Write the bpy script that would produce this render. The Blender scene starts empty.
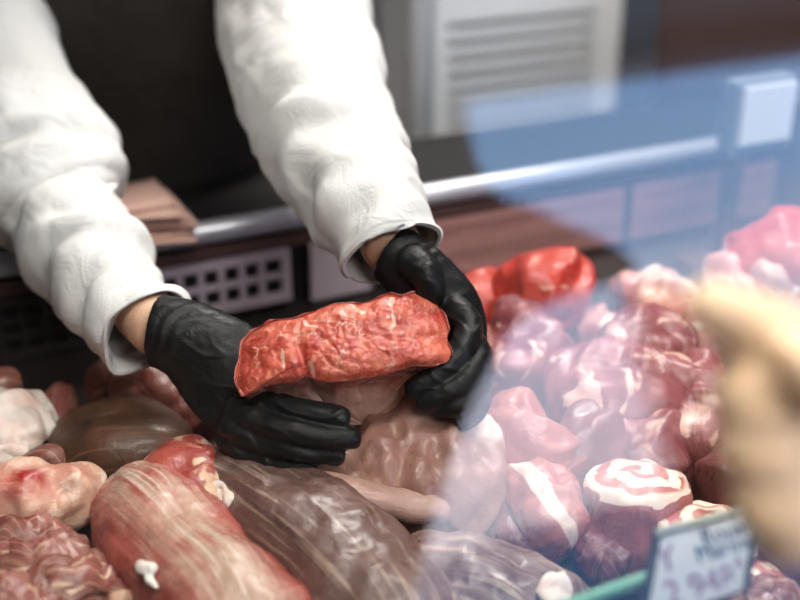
import bpy, bmesh, math, random
from mathutils import Vector, Matrix, noise

S = bpy.context.scene
COL = S.collection

# ------------------------------------------------------------------ camera
EYE = Vector((0, 0, 1.47))
YAW, PITCH, FPX = math.radians(26), math.radians(25), 1111.0
FW = Vector((math.sin(YAW) * math.cos(PITCH), math.cos(YAW) * math.cos(PITCH), -math.sin(PITCH)))
RT = Vector((math.cos(YAW), -math.sin(YAW), 0))
UP = RT.cross(FW)
cam = bpy.data.cameras.new('camera')
cam.lens = 50.0
cam.sensor_width = 36.0
cam.clip_start = 0.02
cam.dof.use_dof = True
cam.dof.focus_distance = 0.945
cam.dof.aperture_fstop = 2.2
camo = bpy.data.objects.new('camera', cam)
camo.matrix_world = Matrix((
    (RT.x, UP.x, -FW.x, EYE.x), (RT.y, UP.y, -FW.y, EYE.y), (RT.z, UP.z, -FW.z, EYE.z), (0, 0, 0, 1)))
COL.objects.link(camo)
S.camera = camo

# ------------------------------------------------------------------ exposure, sky, lights
S.view_settings.view_transform = 'Standard'
S.view_settings.look = 'None'
S.view_settings.gamma = 1.0
S.view_settings.use_curve_mapping = False
S.view_settings.exposure = 0.0
S.cycles.use_denoising = True
S.cycles.max_bounces = 10
S.cycles.transparent_max_bounces = 12
S.cycles.sample_clamp_indirect = 6.0

W = bpy.data.worlds.new('daylight')
S.world = W
W.use_nodes = True
wn = W.node_tree
wn.nodes.clear()
tc = wn.nodes.new('ShaderNodeTexCoord')
sx = wn.nodes.new('ShaderNodeSeparateXYZ')
rp = wn.nodes.new('ShaderNodeValToRGB')
bg = wn.nodes.new('ShaderNodeBackground')
wo = wn.nodes.new('ShaderNodeOutputWorld')
wn.links.new(tc.outputs['Generated'], sx.inputs[0])
wn.links.new(sx.outputs['Z'], rp.inputs[0])
wn.links.new(rp.outputs[0], bg.inputs[0])
wn.links.new(bg.outputs[0], wo.inputs[0])
els = rp.color_ramp.elements
els[0].position = 0.0
els[0].color = (0.80, 0.80, 0.95, 1)
els[1].position = 1.0
els[1].color = (0.10, 0.22, 0.55, 1)
for p_, c_ in ((0.10, (0.76, 0.78, 0.98, 1)), (0.20, (0.30, 0.52, 0.88, 1)), (0.34, (0.20, 0.42, 0.80, 1))):
    e_ = els.new(p_)
    e_.color = c_
bg.inputs[1].default_value = 6.5


def area(name, loc, target, sx_, sy_, power, color):
    l = bpy.data.lights.new(name, 'AREA')
    l.shape = 'RECTANGLE'
    l.size, l.size_y = sx_, sy_
    l.energy = power
    l.color = color
    o = bpy.data.objects.new(name, l)
    o.location = loc
    o.rotation_euler = (Vector(target) - Vector(loc)).to_track_quat('-Z', 'Y').to_euler()
    COL.objects.link(o)
    return o


area('counter_lamp_light', (0.45, 0.45, 2.36), (0.40, 0.85, 0.95), 1.5, 0.35, 36, (1.0, 0.955, 0.90))
area('ceiling_lamp_light', (0.4, -1.2, 2.78), (0.4, -0.6, 0), 1.2, 0.6, 56, (1.0, 0.96, 0.91))
area('unit_fill_light', (1.3, 1.75, 2.78), (1.3, 2.0, 0.8), 1.2, 0.3, 75, (1.0, 0.95, 0.9))  # fill light added to brighten the white cooling unit


# ------------------------------------------------------------------ helpers
def P(px, py, t):
    return EYE + (FW + RT * ((px - 400) / FPX) + UP * ((300 - py) / FPX)) * t


def Zt(px, py, z):
    d = FW + RT * ((px - 400) / FPX) + UP * ((300 - py) / FPX)
    t = (z - EYE.z) / d.z
    return EYE + d * t, t


def Yp(px, py, y):
    d = FW + RT * ((px - 400) / FPX) + UP * ((300 - py) / FPX)
    return EYE + d * (y / d.y)


def lin(r, g, b):
    return tuple(((c / 255) / 12.92 if c / 255 <= 0.04045 else ((c / 255 + 0.055) / 1.055) ** 2.4) for c in (r, g, b)) + (1,)


def catmull(pts, u):
    n = len(pts)
    x = u * (n - 1)
    i = min(int(x), n - 2)
    f = x - i
    g = lambda k: pts[max(0, min(n - 1, k))]
    out = []
    for a, b, c, d in zip(g(i - 1), g(i), g(i + 1), g(i + 2)):
        out.append(0.5 * ((2 * b) + (-a + c) * f + (2 * a - 5 * b + 4 * c - d) * f * f + (-a + 3 * b - 3 * c + d) * f ** 3))
    return out


class MB:
    """collects surface pieces of one mesh, in world coordinates"""

    def __init__(self):
        self.v, self.f, self.uv, self.z = [], [], [], []

    def add(self, vs, fs, uvs=None, zs=None):
        o = len(self.v)
        self.v += [Vector(v) for v in vs]
        self.f += [tuple(i + o for i in f) for f in fs]
        self.uv += uvs if uvs else [(0, 0)] * len(vs)
        self.z += zs if zs else [1.0] * len(vs)
        return self

    def box(self, c, s, rz=0.0):
        m = Matrix.Rotation(rz, 3, 'Z')
        vs = [Vector(c) + m @ Vector((x * s[0] / 2, y * s[1] / 2, z * s[2] / 2)) for x in (-1, 1) for y in (-1, 1) for z in (-1, 1)]
        return self.add(vs, [(0, 1, 3, 2), (4, 6, 7, 5), (0, 4, 5, 1), (2, 3, 7, 6), (0, 2, 6, 4), (1, 5, 7, 3)])

    def hexa(self, q, depth):
        """a plate: four corners and a thickness vector"""
        vs = [Vector(c) for c in q] + [Vector(c) + depth for c in q]
        return self.add(vs, [(0, 1, 2, 3), (7, 6, 5, 4), (0, 4, 5, 1), (1, 5, 6, 2), (2, 6, 7, 3), (3, 7, 4, 0)])

    def blob(self, spine, n=44, m=36, cap=0.22, cap2=None, amp=(), seed=0.0, power=2.0, zone=None, up=Vector((0, 0, 1)), fold=None, hollow=False, flat=0.0, ridge=None):
        """a tube of elliptic sections along a spine of (point, ra, rb); ra across, rb along up"""
        cap2 = cap if cap2 is None else cap2
        pts = [list(p) + [ra, rb] for p, ra, rb in spine]
        sp = [catmull(pts, i / (n - 1)) for i in range(n)]
        vs, uvs, zs, fs = [], [], [], []
        L = 0.0
        off = Vector((seed * 3.17, seed * 1.93, seed * 2.71))
        for i in range(n):
            c = Vector(sp[i][:3])
            if i:
                L += (c - Vector(sp[i - 1][:3])).length
            a, b = Vector(sp[max(0, i - 1)][:3]), Vector(sp[min(n - 1, i + 1)][:3])
            T = (b - a).normalized()
            side = T.cross(up)
            side = side.normalized() if side.length > 1e-4 else Vector((1, 0, 0))
            nor = side.cross(T).normalized()
            s = i / (n - 1)
            k = 1.0
            if cap and s < cap:
                k = max(1 - ((cap - s) / cap) ** 2, 0.0004) ** 0.5
            if cap2 and s > 1 - cap2:
                k = min(k, max(1 - ((s - 1 + cap2) / cap2) ** 2, 0.0004) ** 0.5)
            ra, rb = max(sp[i][3], 1e-4) * k, max(sp[i][4], 1e-4) * k
            for j in range(m):
                th = 2 * math.pi * j / m
                cx, cy = math.cos(th), math.sin(th)
                q = (abs(cx) ** power + abs(cy) ** power) ** (-1 / power)
                if flat and cy < 0:
                    cy *= (1 - flat)
                d = side * (cx * q * ra) + nor * (cy * q * rb)
                p = c + d
                dn = d.normalized() if d.length > 1e-7 else T
                h = 0.0
                for sc, am in amp:
                    h += am * noise.noise(p * sc + off)
                if ridge:
                    h += ridge[1] * (0.5 - 2.2 * abs(noise.noise(p * ridge[0] + off * 2 + Vector((0, 0, 1)) * noise.noise(p * 20))))
                if fold:
                    h += fold(s, th, p)
                h *= min(1.0, k + 0.25)
                vs.append(p + dn * h)
                uvs.append((L, (th / (2 * math.pi) - 0.5) * 2 * math.pi * max(sp[i][3], sp[i][4])))
                zs.append(zone(s, th, p) if zone else 1.0)
        for i in range(n - 1):
            for j in range(m):
                j2 = (j + 1) % m
                fs.append((i * m + j, i * m + j2, (i + 1) * m + j2, (i + 1) * m + j))
        if not hollow:
            for i, fl in ((0, 1), (n - 1, 0)):
                ring = [i * m + j for j in range(m)]
                fs.append(tuple(ring[::-1] if fl else ring))
        return self.add(vs, fs, uvs, zs)

    def tube(self, pts, r, m=10):
        return self.blob([(Vector(p), r, r) for p in pts], n=max(2, len(pts) * 4 - 3 if len(pts) > 2 else 2), m=m, cap=0,
                         up=Vector((0.01, 0.02, 1)) if abs((Vector(pts[-1]) - Vector(pts[0])).normalized().z) < 0.9 else Vector((0, 1, 0)))

    def build(self, name, mat, parent=None, smooth=True, label=None, cat=None, group=None, kind=None, solid=0.0, sub=0, bevel=0.0):
        base = Vector((0, 0, 0))
        n = len(self.v)
        if mat.name in MEATS:
            for v in self.v:
                v.z = max(v.z, DECK + 0.0015)
        if parent is not None:
            base = ROOTLOC[parent.name]
        else:
            lo = min(v.z for v in self.v)
            c = sum(self.v, Vector()) / n
            base = Vector((c.x, c.y, lo))
        me = bpy.data.meshes.new(name)
        me.from_pydata([v - base for v in self.v], [], self.f)
        uvl = me.uv_layers.new(name='UVMap')
        for lp in me.loops:
            uvl.data[lp.index].uv = self.uv[lp.vertex_index]
        at = me.attributes.new('zone', 'FLOAT', 'POINT')
        for i, z in enumerate(self.z):
            at.data[i].value = z
        if smooth:
            for p in me.polygons:
                p.use_smooth = True
        me.materials.append(mat)
        me.update()
        o = bpy.data.objects.new(name, me)
        COL.objects.link(o)
        ROOTLOC[o.name] = base
        if parent is not None:
            o.parent = parent
            o.location = Vector((0, 0, 0))
            ROOTLOC[o.name] = base
        else:
            o.location = base
        if solid:
            md = o.modifiers.new('thickness', 'SOLIDIFY')
            md.thickness = solid
            md.offset = -1
        if bevel:
            md = o.modifiers.new('edges', 'BEVEL')
            md.width = bevel
            md.segments = 2
        if sub:
            md = o.modifiers.new('smooth', 'SUBSURF')
            md.levels = md.render_levels = sub
        tag(o, label, cat, group, kind)
        return o


ROOTLOC = {}
MEATS = set()
DECK = 0.85


def tag(o, label=None, cat=None, group=None, kind=None):
    for k, v in (('label', label), ('category', cat), ('group', group), ('kind', kind)):
        if v:
            o[k] = v


def thing(name, loc, label, cat, group=None):
    o = bpy.data.objects.new(name, None)
    o.empty_display_size = 0.05
    o.location = loc
    COL.objects.link(o)
    ROOTLOC[o.name] = Vector(loc)
    tag(o, label, cat, group)
    return o


def remesh(o, voxel, smooth=4, wrinkle=None):
    md = o.modifiers.new('union', 'REMESH')
    md.mode = 'VOXEL'
    md.voxel_size = voxel
    md.use_smooth_shade = True
    if smooth:
        m2 = o.modifiers.new('soft', 'SMOOTH')
        m2.factor = 0.5
        m2.iterations = smooth
    dg = bpy.context.evaluated_depsgraph_get()
    me = bpy.data.meshes.new_from_object(o.evaluated_get(dg))
    o.modifiers.clear()
    o.data = me
    if wrinkle:
        ns = [v.normal.copy() for v in me.vertices]
        base = o.location + (o.parent.location if o.parent else Vector())
        for v, nn in zip(me.vertices, ns):
            v.co += nn * wrinkle(v.co + base)
    for p in me.polygons:
        p.use_smooth = True
    me.update()
    return o


# ------------------------------------------------------------------ materials
def nt_new(name):
    m = bpy.data.materials.new(name)
    m.use_nodes = True
    t = m.node_tree
    t.nodes.clear()
    o = t.nodes.new('ShaderNodeOutputMaterial')
    b = t.nodes.new('ShaderNodeBsdfPrincipled')
    t.links.new(b.outputs[0], o.inputs[0])
    return m, t, b


def nd(t, kind, ins=None, **kw):
    n = t.nodes.new(kind)
    for k, v in kw.items():
        setattr(n, k, v)
    for k, v in (ins or {}).items():
        if isinstance(v, bpy.types.NodeSocket):
            t.links.new(v, n.inputs[k])
        else:
            n.inputs[k].default_value = v
    return n


def mth(t, op, a, b=0.0, c=0.0, clamp=False):
    n = t.nodes.new('ShaderNodeMath')
    n.operation = op
    n.use_clamp = clamp
    for i, v in enumerate((a, b, c)):
        if isinstance(v, bpy.types.NodeSocket):
            t.links.new(v, n.inputs[i])
        else:
            n.inputs[i].default_value = v
    return n.outputs[0]


def mix(t, f, a, b):
    n = t.nodes.new('ShaderNodeMix')
    n.data_type = 'RGBA'
    for i, v in ((0, f), (6, a), (7, b)):
        if isinstance(v, bpy.types.NodeSocket):
            t.links.new(v, n.inputs[i])
        else:
            n.inputs[i].default_value = v
    return n.outputs[2]


def smooth(t, x, lo, hi):
    n = t.nodes.new('ShaderNodeMapRange')
    n.interpolation_type = 'SMOOTHSTEP'
    for i, v in enumerate((x, lo, hi, 0.0, 1.0)):
        if isinstance(v, bpy.types.NodeSocket):
            t.links.new(v, n.inputs[i])
        else:
            n.inputs[i].default_value = v
    return n.outputs[0]


def noisen(t, vec, scale, detail=4, rough=0.55, dist=0.0):
    return nd(t, 'ShaderNodeTexNoise', {'Vector': vec, 'Scale': scale, 'Detail': detail, 'Roughness': rough, 'Distortion': dist}).outputs[0]


def plain(name, col, rough=0.5, metal=0.0, bump=0.0, bscale=60, var=0.0, spec=0.5):
    m, t, b = nt_new(name)
    b.inputs['Roughness'].default_value = rough
    b.inputs['Metallic'].default_value = metal
    b.inputs['Specular IOR Level'].default_value = spec
    tc_ = nd(t, 'ShaderNodeTexCoord').outputs['Object']
    n1 = noisen(t, tc_, bscale)
    c2 = tuple(c * (1 - var) for c in col[:3]) + (1,)
    c = mix(t, n1, c2, col)
    t.links.new(c, b.inputs['Base Color'])
    if bump:
        bp = nd(t, 'ShaderNodeBump', {'Height': n1, 'Strength': bump, 'Distance': 0.004})
        t.links.new(bp.outputs[0], b.inputs['Normal'])
    return m


def meat(name, c1, c2, film, film_amt=0.0, fat=(0.8, 0.62, 0.48, 1), fat_amt=0.0, fat_scale=22, streak=(9, 110), rough=0.3,
         vein=0.0, vein_scale=45, bump=0.6, wet=0.2, cscale=24, seed=0.0, zone_gain=0.0, zone_fat=0.0):
    """muscle c1/c2, pale film in streaks along the grain where zone is high, patches of fat, fine veins"""
    m, t, b = nt_new(name)
    MEATS.add(name)
    tcn = nd(t, 'ShaderNodeTexCoord')
    ob = nd(t, 'ShaderNodeMapping', {'Vector': tcn.outputs['Object'], 'Location': (seed, seed * .7, seed * .3)}).outputs[0]
    uv = nd(t, 'ShaderNodeMapping', {'Vector': tcn.outputs['UV'], 'Location': (seed, seed * .7, 0), 'Scale': (streak[0], streak[1], 1)}).outputs[0]
    zone = nd(t, 'ShaderNodeAttribute', attribute_name='zone').outputs['Fac']
    if zone_gain:
        zone = mth(t, 'ADD', zone, mth(t, 'MULTIPLY', mth(t, 'SUBTRACT', noisen(t, ob, 28, 4, 0.6), 0.5), zone_gain))
    big = noisen(t, ob, cscale, 5, 0.6, 0.4)
    col = mix(t, smooth(t, big, 0.35, 0.65), c1, c2)
    st = noisen(t, uv, 1.0, 5, 0.6, 0.3)
    if film_amt:
        film_amt *= 1.5
        patch = noisen(t, ob, 15, 3, 0.5, 0.2)
        fz = mth(t, 'MULTIPLY', smooth(t, mth(t, 'ADD', mth(t, 'MULTIPLY', st, 0.55), mth(t, 'MULTIPLY', patch, 0.45)), 0.34, 0.56), film_amt)
        fz = mth(t, 'MULTIPLY', fz, mth(t, 'MINIMUM', zone, 1.0), clamp=True)
        col = mix(t, fz, col, film)
        fine = smooth(t, noisen(t, nd(t, 'ShaderNodeMapping', {'Vector': uv, 'Scale': (1.3, 1.9, 1)}).outputs[0], 1.0, 3, 0.6, 0.6), 0.53, 0.66)
        col = mix(t, mth(t, 'MULTIPLY', mth(t, 'MULTIPLY', fine, 0.7), mth(t, 'MINIMUM', zone, 1.0), clamp=True), col, fat)
    fn = noisen(t, ob, fat_scale, 4, 0.55, 1.2)
    if fat_amt:
        thr = 0.72 - 0.3 * fat_amt
        fm = smooth(t, fn, thr, thr + 0.07)
        col = mix(t, fm, col, mix(t, smooth(t, big, .3, .7), fat, tuple(min(1, c * k) for c, k in zip(fat[:3], (0.96, .84, .78))) + (1,)))
    if zone_fat:
        zf = smooth(t, mth(t, 'ADD', zone, mth(t, 'MULTIPLY', mth(t, 'SUBTRACT', fn, 0.5), 0.8)), 0.42, 0.58)
        col = mix(t, mth(t, 'MULTIPLY', zf, zone_fat), col, fat)
    if vein:
        vn = mth(t, 'ABSOLUTE', mth(t, 'SUBTRACT', noisen(t, ob, vein_scale, 2, 0.5, 1.4), 0.5))
        vm = mth(t, 'SUBTRACT', 1.0, smooth(t, vn, 0.0, 0.035))
        gate = smooth(t, noisen(t, ob, vein_scale * 0.6, 2, 0.5), 0.5, 0.62)
        col = mix(t, mth(t, 'MULTIPLY', mth(t, 'MULTIPLY', vm, gate), vein), col, fat)
    t.links.new(col, b.inputs['Base Color'])
    rg = nd(t, 'ShaderNodeMapRange', {0: noisen(t, ob, 60, 3), 1: 0.3, 2: 0.7, 3: rough - 0.08, 4: rough + 0.14})
    t.links.new(rg.outputs[0], b.inputs['Roughness'])
    b.inputs['Coat Weight'].default_value = wet
    b.inputs['Coat Roughness'].default_value = 0.18
    b.inputs['Subsurface Weight'].default_value = 0.12
    b.inputs['Subsurface Radius'].default_value = (0.01, 0.003, 0.002)
    b.inputs['Subsurface Scale'].default_value = 0.5
    hn = mth(t, 'ADD', mth(t, 'MULTIPLY', noisen(t, ob, 130, 5, 0.6, 0.6), 0.6), mth(t, 'MULTIPLY', st, 0.5))
    bp = nd(t, 'ShaderNodeBump', {'Height': hn, 'Strength': bump, 'Distance': 0.004})
    t.links.new(bp.outputs[0], b.inputs['Normal'])
    return m


M = {}
CREAM = lin(236, 214, 188)
M['steel'] = plain('brushed_steel', lin(176, 168, 172), 0.34, 0.85, 0.05, 90, 0.2)
M['grille'] = plain('grille_steel', lin(206, 190, 200), 0.45, 0.0, 0.0, 40, 0.25)
M['shaded_grille'] = plain('shaded_grille_steel', lin(58, 50, 50), 0.5, 0.3, 0.0, 40, 0.25)  # same grille steel, shade at the left end put into its colour
M['meat_tint_grille'] = plain('meat_tint_grille_steel', lin(196, 142, 136), 0.5, 0.0, 0.0, 40, 0.25)  # same grille steel, reflection of the red meat put into its colour
M['rail'] = plain('satin_rail', lin(206, 206, 214), 0.28, 0.45, 0.0, 40, 0.05)
M['black'] = plain('black_liner', (0.012, 0.010, 0.010, 1), 0.5, 0, 0.05, 40, 0.4)
M['deck'] = plain('dark_tray', (0.03, 0.022, 0.02, 1), 0.45, 0, 0.05, 30, 0.4)
M['white_paint'] = plain('white_enamel', (0.74, 0.74, 0.74, 1), 0.4, 0, 0.0, 20, 0.05)
M['grey_paint'] = plain('grey_enamel', (0.16, 0.17, 0.19, 1), 0.45, 0, 0, 20, 0.1)
M['brown_paint'] = plain('brown_enamel', (0.09, 0.045, 0.04, 1), 0.45, 0, 0, 20, 0.1)
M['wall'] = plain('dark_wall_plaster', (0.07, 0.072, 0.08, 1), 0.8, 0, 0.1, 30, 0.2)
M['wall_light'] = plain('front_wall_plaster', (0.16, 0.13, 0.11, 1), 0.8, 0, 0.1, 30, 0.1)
M['ceiling'] = plain('ceiling_paint', (0.6, 0.6, 0.58, 1), 0.9, 0, 0, 10, 0.05)
M['floor'] = plain('floor_tile', (0.10, 0.085, 0.075, 1), 0.5, 0, 0.05, 12, 0.3)
M['pavement'] = plain('pavement', (0.42, 0.41, 0.40, 1), 0.8, 0, 0.1, 5, 0.2)
M['green'] = plain('green_plastic', lin(120, 190, 160), 0.3, 0, 0, 20, 0.05)
M['pale_green'] = plain('pale_green_plastic', lin(205, 220, 205), 0.35, 0, 0, 20, 0.05)
M['card'] = plain('white_card', (0.82, 0.85, 0.88, 1), 0.5, 0, 0, 20, 0.03)
M['frame'] = plain('dark_frame', (0.02, 0.03, 0.045, 1), 0.4, 0, 0, 20, 0.1)
M['ink_blue'] = plain('dark_blue_ink', (0.03, 0.09, 0.20, 1), 0.6)
M['ink_mauve'] = plain('mauve_ink', (0.32, 0.18, 0.36, 1), 0.6)
M['paper'] = plain('butcher_paper', lin(206, 168, 154), 0.8, 0, 0.1, 40, 0.15)
M['lamp'] = plain('lamp_housing', (0.6, 0.6, 0.6, 1), 0.4)
M['jacket'] = plain('navy_knit', (0.02, 0.025, 0.04, 1), 0.8, 0, 0.3, 300, 0.4)
M['trousers'] = plain('dark_cotton', (0.02, 0.02, 0.025, 1), 0.8, 0, 0.2, 200, 0.3)
M['hair'] = plain('dark_hair', (0.02, 0.013, 0.01, 1), 0.5, 0, 0.5, 200, 0.4)


def mat_skin(name, a, b_, sss=0.2):
    m, t, b = nt_new(name)
    ob = nd(t, 'ShaderNodeTexCoord').outputs['Object']
    c = mix(t, noisen(t, ob, 45, 5), a, b_)
    t.links.new(c, b.inputs['Base Color'])
    b.inputs['Roughness'].default_value = 0.5
    b.inputs['Subsurface Weight'].default_value = sss
    b.inputs['Subsurface Radius'].default_value = (0.012, 0.005, 0.003)
    b.inputs['Subsurface Scale'].default_value = 0.5
    bp = nd(t, 'ShaderNodeBump', {'Height': noisen(t, ob, 260, 4), 'Strength': 0.25, 'Distance': 0.003})
    t.links.new(bp.outputs[0], b.inputs['Normal'])
    return m


M['skin'] = mat_skin('forearm_skin', lin(214, 168, 140), lin(228, 190, 160))
M['skin_fair'] = mat_skin('fair_skin', lin(250, 208, 166), lin(252, 218, 180))


def mat_glove():
    m, t, b = nt_new('black_nitrile')
    ob = nd(t, 'ShaderNodeTexCoord').outputs['Object']
    b.inputs['Base Color'].default_value = (0.009, 0.009, 0.0095, 1)
    rg = nd(t, 'ShaderNodeMapRange', {0: noisen(t, ob, 40, 3), 1: 0.35, 2: 0.65, 3: 0.34, 4: 0.56})
    t.links.new(rg.outputs[0], b.inputs['Roughness'])
    b.inputs['Specular IOR Level'].default_value = 0.26
    h = mth(t, 'ADD', noisen(t, ob, 70, 3, 0.5, 1.5), mth(t, 'MULTIPLY', noisen(t, ob, 260, 3), 0.25))
    bp = nd(t, 'ShaderNodeBump', {'Height': h, 'Strength': 0.22, 'Distance': 0.004})
    t.links.new(bp.outputs[0], b.inputs['Normal'])
    return m


M['glove'] = mat_glove()


def mat_cloth(name, col, stains=False):
    m, t, b = nt_new(name)
    ob = nd(t, 'ShaderNodeTexCoord').outputs['Object']
    c = mix(t, noisen(t, ob, 14, 4), col, tuple(x * 0.96 for x in col[:3]) + (1,))
    if stains:
        s = smooth(t, noisen(t, ob, 26, 2, 0.5, 0.3), 0.69, 0.74)
        s2 = smooth(t, noisen(t, ob, 5, 2), 0.55, 0.7)
        zn_ = nd(t, 'ShaderNodeAttribute', attribute_name='zone').outputs['Fac']
        c = mix(t, mth(t, 'MULTIPLY', mth(t, 'MULTIPLY', s, s2), zn_), c, (0.35, 0.05, 0.05, 1))
    t.links.new(c, b.inputs['Base Color'])
    b.inputs['Roughness'].default_value = 0.85
    b.inputs['Specular IOR Level'].default_value = 0.2
    h = mth(t, 'ADD', mth(t, 'MULTIPLY', noisen(t, ob, 25, 3, 0.5, 0.8), 1.0), mth(t, 'MULTIPLY', noisen(t, ob, 400, 2), 0.08))
    bp = nd(t, 'ShaderNodeBump', {'Height': h, 'Strength': 0.32, 'Distance': 0.016})
    t.links.new(bp.outputs[0], b.inputs['Normal'])
    return m


M['coat'] = mat_cloth('stained_white_cotton', (0.76, 0.75, 0.735, 1), True)
M['apron'] = mat_cloth('dark_apron_cloth', (0.030, 0.024, 0.020, 1))

m, t, b = nt_new('counter_glass')
t.nodes.remove(b)
bk = nd(t, 'ShaderNodeNewGeometry').outputs['Backfacing']
fr = nd(t, 'ShaderNodeFresnel', {'IOR': mth(t, 'ADD', 1.52, mth(t, 'MULTIPLY', bk, 1 / 1.52 - 1.52))})
tr = nd(t, 'ShaderNodeBsdfTransparent', {'Color': (0.985, 0.995, 0.992, 1)})
gl = nd(t, 'ShaderNodeBsdfGlossy', {'Roughness': 0.01})
mx = nd(t, 'ShaderNodeMixShader', {0: fr.outputs[0], 1: tr.outputs[0], 2: gl.outputs[0]})
t.links.new(mx.outputs[0], [n for n in t.nodes if n.type == 'OUTPUT_MATERIAL'][0].inputs[0])
M['glass'] = m

RED, RED2 = lin(200, 82, 70), lin(216, 104, 86)
M['beef_face'] = meat('fresh_cut_beef', lin(176, 60, 48), lin(214, 112, 88), CREAM, 0, lin(240, 200, 178), 0.0, vein=0.75, vein_scale=64, bump=1.0, rough=0.30, wet=0.25, cscale=48, zone_fat=0.75)
M['silverskin'] = meat('beef_silverskin', lin(158, 66, 56), lin(176, 92, 78), lin(206, 160, 142), 0.75, lin(232, 205, 186), 0.10, streak=(14, 60), vein=0.55, vein_scale=32, rough=0.26, seed=2)
M['veal'] = meat('veal_muscle', lin(158, 74, 66), lin(172, 92, 82), lin(190, 156, 136), 0.9, lin(232, 214, 198), 0.0, streak=(8, 150), rough=0.25, seed=1, zone_gain=1.1)
M['veal_red'] = meat('veal_muscle_with_fat', lin(150, 58, 52), lin(172, 82, 70), CREAM, 0.0, lin(222, 188, 158), 0.62, fat_scale=20, rough=0.3, seed=4)
M['dark_muscle'] = meat('dark_muscle', lin(78, 50, 48), lin(98, 66, 62), lin(128, 102, 94), 0.6, lin(205, 180, 160), 0.03, streak=(9, 95), rough=0.3, seed=3)
M['liver'] = meat('dark_brown_meat', lin(58, 33, 22), lin(88, 54, 37), lin(112, 76, 54), 0.25, lin(122, 88, 66), 0.0, streak=(8, 70), rough=0.46, seed=6)
M['deep_red'] = meat('deep_red_meat', lin(120, 50, 44), lin(146, 72, 62), lin(170, 110, 96), 0.3, lin(206, 168, 150), 0.18, rough=0.32, seed=7)
M['fat'] = meat('white_fat', lin(240, 230, 220), lin(228, 200, 186), CREAM, 0, lin(244, 238, 232), 0.4, rough=0.4, seed=8, wet=0.1)
M['joint'] = meat('bone_joint', lin(222, 194, 170), lin(200, 140, 120), lin(160, 26, 24), 1.5, lin(236, 218, 198), 0.42, streak=(40, 40), rough=0.34, seed=9)
M['blood'] = meat('blood_spot', lin(178, 40, 36), lin(196, 70, 60), CREAM, 0, rough=0.25, seed=5)
M['ragged'] = meat('ragged_trim', lin(92, 34, 36), lin(134, 64, 60), lin(186, 140, 120), 0.15, lin(210, 172, 146), 0.40, fat_scale=20, rough=0.28, seed=10)
M['pale_slab'] = meat('pale_breast', lin(150, 106, 94), lin(172, 130, 116), lin(190, 158, 146), 0.5, lin(222, 206, 198), 0.15, streak=(40, 14), rough=0.3, seed=11, zone_fat=0.55)
M['bone'] = meat('pink_bone', lin(186, 144, 130), lin(200, 164, 150), CREAM, 0, lin(240, 214, 200), 0.2, rough=0.3, seed=12)
M['chop'] = meat('pink_chop', lin(158, 86, 82), lin(178, 112, 104), lin(206, 150, 140), 0.3, lin(232, 210, 196), 0.12, rough=0.3, seed=13, zone_fat=0.95)
M['pile_red'] = meat('bright_red_cut', lin(176, 40, 34), lin(202, 84, 70), CREAM, 0.1, lin(232, 180, 160), 0.36, rough=0.3, seed=14)
M['pile_mauve'] = meat('mauve_cut', lin(118, 48, 58), lin(152, 84, 88), lin(190, 132, 130), 0.4, lin(226, 190, 180), 0.40, fat_scale=28, rough=0.32, seed=15, zone_fat=0.8)
M['pile_dark'] = meat('dark_red_cut', lin(92, 36, 42), lin(122, 62, 66), lin(160, 104, 104), 0.35, lin(214, 174, 164), 0.2, rough=0.32, seed=16)
M['pile_pale'] = meat('pale_pink_cut', lin(206, 150, 140), lin(180, 96, 92), CREAM, 0.2, lin(240, 222, 210), 0.55, rough=0.35, seed=17)


def mat_spiral():
    m, t, b = nt_new('rolled_spiral_face')
    ob = nd(t, 'ShaderNodeTexCoord').outputs['UV']
    sp = nd(t, 'ShaderNodeSeparateXYZ', {0: ob})
    wob = mth(t, 'MULTIPLY', mth(t, 'SUBTRACT', noisen(t, ob, 55, 3), 0.5), 0.024)
    x, y = sp.outputs[0], sp.outputs[1]
    r = mth(t, 'SQRT', mth(t, 'ADD', mth(t, 'MULTIPLY', x, x), mth(t, 'MULTIPLY', y, y)))
    th = mth(t, 'DIVIDE', mth(t, 'ARCTAN2', y, x), 2 * math.pi)
    ph = mth(t, 'SUBTRACT', mth(t, 'DIVIDE', mth(t, 'ADD', r, wob), 0.0215), th)
    fr_ = mth(t, 'FRACT', ph)
    band = mth(t, 'SUBTRACT', smooth(t, fr_, 0.30, 0.42), smooth(t, fr_, 0.82, 0.94))
    rim = smooth(t, r, 0.037, 0.041)
    fatf = mth(t, 'MAXIMUM', band, mth(t, 'MULTIPLY', rim, 0.85))
    core = mth(t, 'SUBTRACT', 1.0, smooth(t, r, 0.006, 0.012))
    c = mix(t, noisen(t, ob, 80, 4), lin(176, 92, 84), lin(200, 130, 116))
    c = mix(t, fatf, c, lin(244, 224, 206))
    c = mix(t, mth(t, 'MULTIPLY', core, 0.5), c, lin(150, 100, 84))
    t.links.new(c, b.inputs['Base Color'])
    b.inputs['Roughness'].default_value = 0.35
    b.inputs['Subsurface Weight'].default_value = 0.1
    b.inputs['Subsurface Scale'].default_value = 0.005
    bp = nd(t, 'ShaderNodeBump', {'Height': mth(t, 'ADD', fatf, noisen(t, ob, 160, 4)), 'Strength': 0.4, 'Distance': 0.003})
    t.links.new(bp.outputs[0], b.inputs['Normal'])
    return m


M['spiral'] = mat_spiral()

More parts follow.
